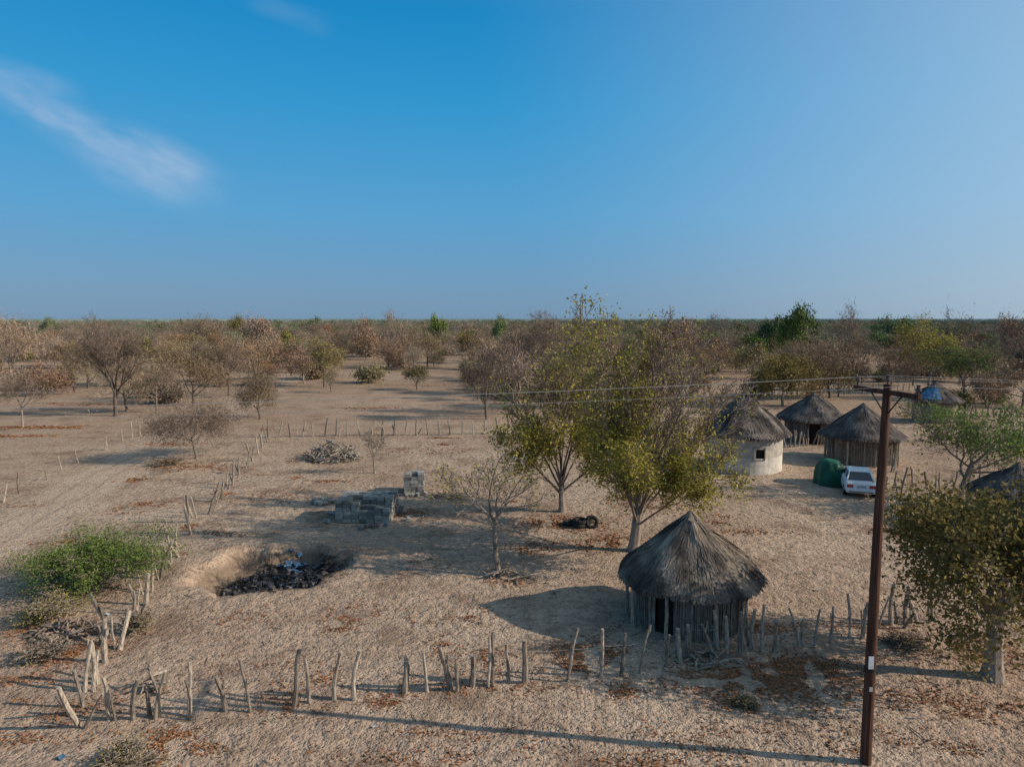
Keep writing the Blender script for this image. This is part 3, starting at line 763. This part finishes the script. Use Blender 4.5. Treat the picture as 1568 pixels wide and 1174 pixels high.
heap('brush_pile', 1085, 1012, 1.6, .25, 40, [M_stake, M_twig], 7, .8, 0)
heap('rubble_pile', 495, 768, 1.6, .3, 5, [M_stake, M_block], 6, .5, 20)
# fallen rubbish in the pit
rg = random.Random(9); mb = MB()
for _ in range(900):
    a = rg.uniform(0, 6.28); r_ = .86 * math.sqrt(rg.random())
    x = PIT[0] + .45 + math.cos(a) * r_ * PIT[2] * .85; y = PIT[1] - .2 + math.sin(a) * r_ * PIT[3]
    s = rg.uniform(.05, .26); k = rg.random(); mt = 0 if k < .97 else 1 if k < .98 else 2
    if mt: s *= .45
    mb.box((x, y, GH(x, y) + s * .2), (s, s * rg.uniform(.4, 1), s * rg.uniform(.1, .6)),
           Matrix.Rotation(rg.uniform(0, 3), 3, 'Z') @ Matrix.Rotation(rg.gauss(0, .6), 3, 'X'), mt, rg.random())
bx, by = P(452, 842)
for _ in range(36):
    x = bx + rg.gauss(0, .32); y = by + rg.gauss(0, .35); s = rg.uniform(.12, .34)
    mb.box((x, y, GH(x, y) + .06 + rg.uniform(0, .14)), (s, s * .8, .03), Matrix.Rotation(rg.uniform(0, 3), 3, 'Z') @ Matrix.Rotation(rg.gauss(0, .5), 3, 'X'), rg.choice([0, 2, 2, 2, 2]), rg.random())
mb.build('rubbish_heap', [M_ash, M_white, M_blueplastic])

# tyres
rg = random.Random(4); x, y = P(887, 806); mb = MB()
def tyre(mb, c, R_, r_, M):
    n, m_ = 20, 8
    for i in range(n):
        for j in range(m_):
            q = []
            for (ii, jj) in ((i, j), (i + 1, j), (i + 1, j + 1), (i, j + 1)):
                a = 2 * math.pi * ii / n; b_ = 2 * math.pi * jj / m_
                q.append(tuple(M @ Vector(((R_ + r_ * math.cos(b_)) * math.cos(a), (R_ + r_ * math.cos(b_)) * math.sin(a), r_ * 1.1 * math.sin(b_))) + Vector(c)))
            mb.face(q, 0, .4)
tyre(mb, (0, 0, .12), .27, .1, Matrix.Identity(3)); tyre(mb, (.05, .03, .33), .26, .1, Matrix.Rotation(.15, 3, 'X'))
tyre(mb, (.62, -.1, .3), .26, .1, Matrix.Rotation(1.2, 3, 'X')); tyre(mb, (-.45, .4, .12), .28, .1, Matrix.Identity(3)); tyre(mb, (.45, .5, .14), .26, .1, Matrix.Rotation(-.3, 3, 'Y'))
mb.build('tyre_pile', [M_rubber], loc=(x, y, GH(x, y)))

# ------------------------------------------------------------------ car
cx, cy = P(1318, 762)
th = math.radians(20)
fw = Vector((math.sin(th), math.cos(th), 0))
e = empty('parked_car', (cx + fw.x * 2.15, cy + fw.y * 2.15, GH(cx, cy + 2)))
e.rotation_euler = (0, 0, -th)
mb = MB()
st = [(-2.15, .78, .42, .84), (-2.08, .84, .30, .92), (-1.6, .86, .26, .96), (-.8, .87, .22, .97), (.4, .87, .22, .96), (1.1, .86, .24, .94), (1.8, .83, .26, .86), (2.08, .76, .3, .74), (2.15, .66, .4, .62)]
def sec(s):
    y_, w, zb, zt = s
    return [(-w * .86, y_, zb), (-w, y_, zb + .12), (-w * 1.01, y_, (zb + zt) / 2), (-w * .97, y_, zt - .07), (-w * .88, y_, zt), (w * .88, y_, zt), (w * .97, y_, zt - .07), (w * 1.01, y_, (zb + zt) / 2), (w, y_, zb + .12), (w * .86, y_, zb)]
ss = [sec(s) for s in st]
for a, b_ in zip(ss[:-1], ss[1:]):
    for i in range(10):
        j = (i + 1) % 10; mb.face([a[i], a[j], b_[j], b_[i]], 0, .5)
mb.face(ss[0], 0, .5); mb.face(ss[-1][::-1], 0, .5)
mb.build('body', [M_paint], parent=e)
mb = MB()
gb = [(-.72, -1.62, .955), (.72, -1.62, .955), (.72, 1.1, .935), (-.72, 1.1, .935)]
gt = [(-.56, -1.05, 1.38), (.56, -1.05, 1.38), (.58, .3, 1.39), (-.58, .3, 1.39)]
for i in range(4):
    j = (i + 1) % 4; mb.face([gb[i], gb[j], gt[j], gt[i]], 1, .5)
rf = [(-.5, -.95, 1.42), (.5, -.95, 1.42), (.52, .2, 1.43), (-.52, .2, 1.43)]
for i in range(4):
    j = (i + 1) % 4; mb.face([gt[i], gt[j], rf[j], rf[i]], 0, .5)
mb.face(rf, 0, .5)
for i in range(4):
    mb.tube([Vector(gb[i]), Vector(gt[i])], [.05, .04], 6, 0, .5)
    mb.tube([Vector(gt[i]), Vector(gt[(i + 1) % 4])], [.035, .035], 6, 0, .5)
for sx_ in (-1, 1): mb.tube([Vector((sx_ * .735, -.3, .95)), Vector((sx_ * .58, -.3, 1.38))], [.035, .03], 6, 0, .5)
mb.build('cabin', [M_paint, M_glass], parent=e)
mb = MB()
for sx_ in (-1, 1):
    for wy in (-1.35, 1.35):
        c = Vector((sx_ * .78, wy, .31))
        mb.tube([c + Vector((-.11, 0, 0)), c + Vector((.11, 0, 0))], [.31, .31], 20, 0, .5, cap=True)
        mb.tube([c + Vector((sx_ * .105, 0, 0)), c + Vector((sx_ * .118, 0, 0))], [.19, .17], 14, 1, .5, cap=True)
mb.build('wheels', [M_rubber, M_metal], parent=e)
mb = MB()
mb.box((0, -2.17, .47), (1.6, .14, .2), None, 0, .3)
mb.box((0, -2.245, .41), (1.3, .01, .05), None, 2, .3)
for sx_ in (-1, 1):
    mb.box((sx_ * .6, -2.135, .71), (.34, .06, .17), None, 1, .2)
    mb.box((sx_ * .4, -2.13, .71), (.08, .06, .12), None, 3, .8)
    mb.box((sx_ * .93, .85, 1.0), (.16, .09, .11), None, 0, .5)
mb.box((0, -2.16, .7), (.48, .03, .12), None, 4, .5)
mb.box((0, -2.11, .87), (1.2, .02, .012), None, 2, .3)
mb.build('bumper_and_lights', [M_paint, M_red, M_rubber, M_white, M_metal], parent=e)

# green canvas cover behind the car
mb = MB(); n, m_ = 40, 14
def tp(i, k):
    a = 2 * math.pi * i / n; s = k / m_
    th_ = s * math.pi / 2
    ca, sa = math.cos(a), math.sin(a)
    ex = 0.95
    X = math.copysign(abs(ca) ** ex, ca) * 0.92; Y = math.copysign(abs(sa) ** ex, sa) * 1.1
    rr = math.cos(th_) ** .6; zz = 1.6 * math.sin(th_) ** .85
    fold = 1 + .05 * math.sin(a * 9 + 3 * s) * (1 - s) + .06 * noise.noise(Vector((ca * 2, sa * 2, s * 3)))
    return (X * rr * fold, Y * rr * fold, max(0, zz + .12 * noise.noise(Vector((X * 1.6 * rr, Y * 1.6 * rr, 1))) * s))
for i in range(n):
    for k in range(m_):
        mb.face([tp(i, k), tp((i + 1) % n, k), tp((i + 1) % n, k + 1), tp(i, k + 1)], 0, .5)
mb.build('green_tarpaulin_cover', [M_tarp], smooth=True, loc=(20.25, 44.5, GH(20.25, 44.5)))

# ------------------------------------------------------------------ leaf litter & ground debris
rs = np.random.RandomState(12); mb = MB()
patches = [(540, 940, .9, .8, 380), (518, 960, .6, .5, 160), (722, 938, .5, .5, 220), (640, 948, .4, .3, 60), (110, 1000, 1.6, 1.0, 900), (70, 960, 1.5, .8, 400), (265, 1130, .5, .6, 400), (250, 1170, .8, .4, 400),
           (1150, 1040, 2.6, 1.0, 2600), (1230, 1020, 1.6, .8, 1800), (905, 1000, 1.2, .8, 900), (880, 1020, .8, .5, 500), (1130, 1075, .6, .4, 300), (590, 1072, .5, .4, 160), (450, 1085, 1.0, .4, 160),
           (640, 1160, 2.0, .5, 400), (980, 1165, 1.5, .4, 250), (690, 760, 1.2, 1.0, 400), (620, 785, 1.2, .8, 400), (860, 800, 2.2, 1.5, 1200), (930, 830, 1.5, 1.2, 700), (990, 770, 2.5, 2, 800),
           (820, 840, 1.2, 1, 350), (60, 655, 5, .9, 1100), (20, 668, 3, .6, 600), (560, 625, 4, 1.2, 400), (300, 715, 3, 1.3, 900), (240, 770, 1.2, .8, 250), (200, 735, 1.2, .6, 200), (1480, 1085, 1.2, .8, 300),
           (1540, 1000, 1.5, 1.2, 600), (1340, 960, 1.4, .5, 350), (260, 680, 3, 1, 600), (100, 830, 1.5, 1, 200), (480, 705, 2, 1, 300), (780, 890, 1.0, .6, 300), (20, 1040, 1.2, .6, 300), (385, 945, 2.5, 1.2, 200),
           (640, 590, 10, 2, 600), (500, 575, 8, 2, 600), (700, 1050, 6, .7, 500), (180, 620, 8, 1.5, 900), (420, 760, 2.5, 2, 350), (650, 690, 5, 2, 500), (1100, 1120, 3, .8, 350), (1350, 1060, 2, .8, 400), (1200, 960, 2.0, .5, 300)]
for _ in range(90):
    patches.append((R.uniform(0, 1568), 587 + 30 + 540 * R.random() ** .8, R.uniform(.3, 1.8), R.uniform(.3, 1.0), R.randrange(20, 180)))
for (u, v, rx, ry, n) in patches:
    x0, y0 = P(u, v); X = x0 + rs.normal(scale=rx * .55, size=n); Y = y0 + rs.normal(scale=ry * .55, size=n)
    keep = [i for i in range(n) if noise.noise(Vector((X[i] * 1.4, Y[i] * 1.4, 2))) > -.15]
    C = np.array([(X[i], Y[i], GH(X[i], Y[i]) + .02) for i in keep])
    if len(C):
        k = 1.0 if y0 < 30 else 1.5 if y0 < 60 else 2.2
        mb.cards(C, .1 * k, .06 * k, rs, 0, rs.beta(2, 2, len(C)), flat=.75)
mb.build('leaf_litter', [M_litter])
mb = MB(); n = 15000
X = rs.uniform(-34, 34, n); Y = 13 + 60 * rs.uniform(0, 1, n) ** 1.7
C = np.array([(x, y, GH(x, y) + .012) for x, y in zip(X, Y)])
mb.cards(C[:9000], .10, .03, rs, 0, rs.uniform(0, .6, 9000), flat=.8)
mb.cards(C[9000:], .06, .05, rs, 0, rs.uniform(.0, 1, 6000), flat=.4)
for _ in range(420):
    x = R.uniform(-25, 25); y = R.uniform(14, 48); a = R.uniform(0, 6.28); l = R.uniform(.15, .8)
    c = Vector((x, y, GH(x, y) + .015)); d_ = Vector((math.cos(a), math.sin(a), 0)) * l / 2
    mb.tube([c - d_, c + Vector((0, .03, .01)), c + d_], [.012, .012, .006], 4, 0, R.random())
mb.build('ground_debris', [M_debris])
mb = MB()
for (u, v) in ((575, 1112), (95, 1165), (848, 908), (165, 940), (1250, 905)):
    x, y = P(u, v); c = Vector((x, y, GH(x, y) + .04))
    M3 = Matrix.Rotation(R.uniform(0, 3), 3, 'Z') @ Matrix.Rotation(R.uniform(-.5, .5), 3, 'X')
    q = [M3 @ Vector(p) + c for p in ((-.09, -.05, 0), (.08, -.06, .02), (.1, .06, 0), (-.07, .07, .04))]
    mb.face(q, 0 if R.random() < .5 else 1, 0)
mb.build('plastic_litter', [M_white, M_blueplastic])

# ------------------------------------------------------------------ world
w = bpy.data.worlds.new('World'); scene.world = w; w.use_nodes = True
nt = w.node_tree; nt.nodes.clear()
out = nt.nodes.new('ShaderNodeOutputWorld'); bg = nt.nodes.new('ShaderNodeBackground'); bg.inputs[1].default_value = 0.1
sky = nt.nodes.new('ShaderNodeTexSky'); sky.sky_type = 'NISHITA'; sky.sun_disc = False
sky.sun_elevation = SUN_EL; sky.sun_rotation = math.radians(99); sky.air_density = 1.0; sky.dust_density = 0.6; sky.ozone_density = 3.0
tc = nt.nodes.new('ShaderNodeTexCoord'); d = tc.outputs['Generated']
sp = nt.nodes.new('ShaderNodeSeparateXYZ'); nt.links.new(d, sp.inputs[0])
cr = nt.nodes.new('ShaderNodeValToRGB'); nt.links.new(sp.outputs[2], cr.inputs[0])
el = cr.color_ramp.elements
el[0].position = 0.0; el[0].color = (0.165, 0.295, 0.455, 1)
el[1].position = 1.0; el[1].color = (0.11, 0.19, 0.30, 1)
for p_, c_ in ((0.04, (0.15, 0.31, 0.50, 1)), (0.14, (0.088, 0.35, 0.635, 1)), (0.27, (0.025, 0.315, 0.645, 1)), (0.38, (0.002, 0.25, 0.58, 1)), (0.55, (0.06, 0.20, 0.38, 1))):
    q = el.new(p_); q.color = c_
dt = nt.nodes.new('ShaderNodeVectorMath'); dt.operation = 'DOT_PRODUCT'; nt.links.new(d, dt.inputs[0]); dt.inputs[1].default_value = (0.97, -0.12, 0.20)
gl = maprange(nt, dt.outputs['Value'], -0.1, 1.0, 0, 1); gl = math2(nt, 'MULTIPLY', math2(nt, 'POWER', gl, 1.5), 0.95)
c1 = mixc(nt, gl, cr.outputs[0], (0.68, 0.80, 0.88))
yy = math2(nt, 'MAXIMUM', sp.outputs[1], 0.05)
X = math2(nt, 'DIVIDE', sp.outputs[0], yy); Z = math2(nt, 'DIVIDE', sp.outputs[2], yy)
cb = nt.nodes.new('ShaderNodeCombineXYZ'); nt.links.new(X, cb.inputs[0]); nt.links.new(Z, cb.inputs[1])
def streak(x0, z0, x1, z1, wd, amp, seed, lo=0.32):
    dx, dz = x1 - x0, z1 - z0; L = math.hypot(dx, dz); a = math.atan2(dz, dx)
    s1 = nt.nodes.new('ShaderNodeVectorMath'); s1.operation = 'SUBTRACT'; nt.links.new(cb.outputs[0], s1.inputs[0]); s1.inputs[1].default_value = (x0, z0, 0)
    rt = nt.nodes.new('ShaderNodeVectorRotate'); rt.rotation_type = 'Z_AXIS'; rt.inputs['Angle'].default_value = -a; nt.links.new(s1.outputs[0], rt.inputs['Vector'])
    s2 = nt.nodes.new('ShaderNodeSeparateXYZ'); nt.links.new(rt.outputs[0], s2.inputs[0])
    mp = nt.nodes.new('ShaderNodeMapping'); mp.inputs['Scale'].default_value = (7, 20, 1); mp.inputs['Location'].default_value = (seed, seed, 0); nt.links.new(rt.outputs[0], mp.inputs[0])
    nz = noise_tex(nt, mp.outputs[0], 1.0, 3, 0.6)
    nz2 = noise_tex(nt, mp.outputs[0], 0.5, 0, 0.5)
    wv = math2(nt, 'ADD', s2.outputs[1], math2(nt, 'MULTIPLY', math2(nt, 'SUBTRACT', nz2, 0.5), wd * 2.0))
    ac = math2(nt, 'ABSOLUTE', wv)
    m1 = maprange(nt, ac, 0.0, wd, 1, 0, True)
    m2 = maprange(nt, s2.outputs[0], -0.02, 0.35 * L, 0.0, 1, True); m3 = maprange(nt, s2.outputs[0], L * .8, L * 1.05, 1, 0, True)
    m4 = maprange(nt, nz, lo, lo + .36, 0.15, 1)
    r = math2(nt, 'MULTIPLY', math2(nt, 'MULTIPLY', m1, m2), math2(nt, 'MULTIPLY', m3, m4))
    r = math2(nt, 'MULTIPLY', r, maprange(nt, sp.outputs[1], 0.05, 0.2))
    return math2(nt, 'MULTIPLY', r, amp)
cl = streak(-0.78, 0.345, -0.395, 0.165, 0.042, 0.72, 1.0)
for args in ((-0.90, 0.37, -0.58, 0.30, 0.03, 0.4, 4.0), (-0.36, 0.44, -0.24, 0.39, 0.022, 0.16, 7.0, .4)):
    cl = math2(nt, 'ADD', cl, streak(*args))
c1 = mixc(nt, math2(nt, 'MINIMUM', cl, 0.9), c1, (0.43, 0.55, 0.73))
sc = nt.nodes.new('ShaderNodeVectorMath'); sc.operation = 'SCALE'; nt.links.new(c1, sc.inputs[0]); sc.inputs['Scale'].default_value = 10.0
fin = mixc(nt, 0.90, sky.outputs[0], sc.outputs[0])
nt.links.new(fin, bg.inputs[0]); nt.links.new(bg.outputs[0], out.inputs[0])

# sun
sl = bpy.data.lights.new('sun', 'SUN'); sl.energy = 5.0; sl.angle = math.radians(0.5); sl.color = (1.0, 0.86, 0.68)
so = bpy.data.objects.new('sun', sl); scene.collection.objects.link(so); so.rotation_euler = SUN.to_track_quat('Z', 'Y').to_euler(); so.location = (30, -5, 30)

# camera
cd = bpy.data.cameras.new('camera'); cam = bpy.data.objects.new('camera', cd); scene.collection.objects.link(cam)
cd.sensor_width = 34.64; cd.lens = 24.0; cd.clip_end = 20000; cd.clip_start = 0.1
cam.location = (0, 0, CAM_H); cam.rotation_euler = (math.pi / 2 - PITCH, 0, 0)
scene.camera = cam
scene.view_settings.view_transform = 'Standard'
scene.view_settings.look = 'None'
scene.view_settings.exposure = 0
print('done')
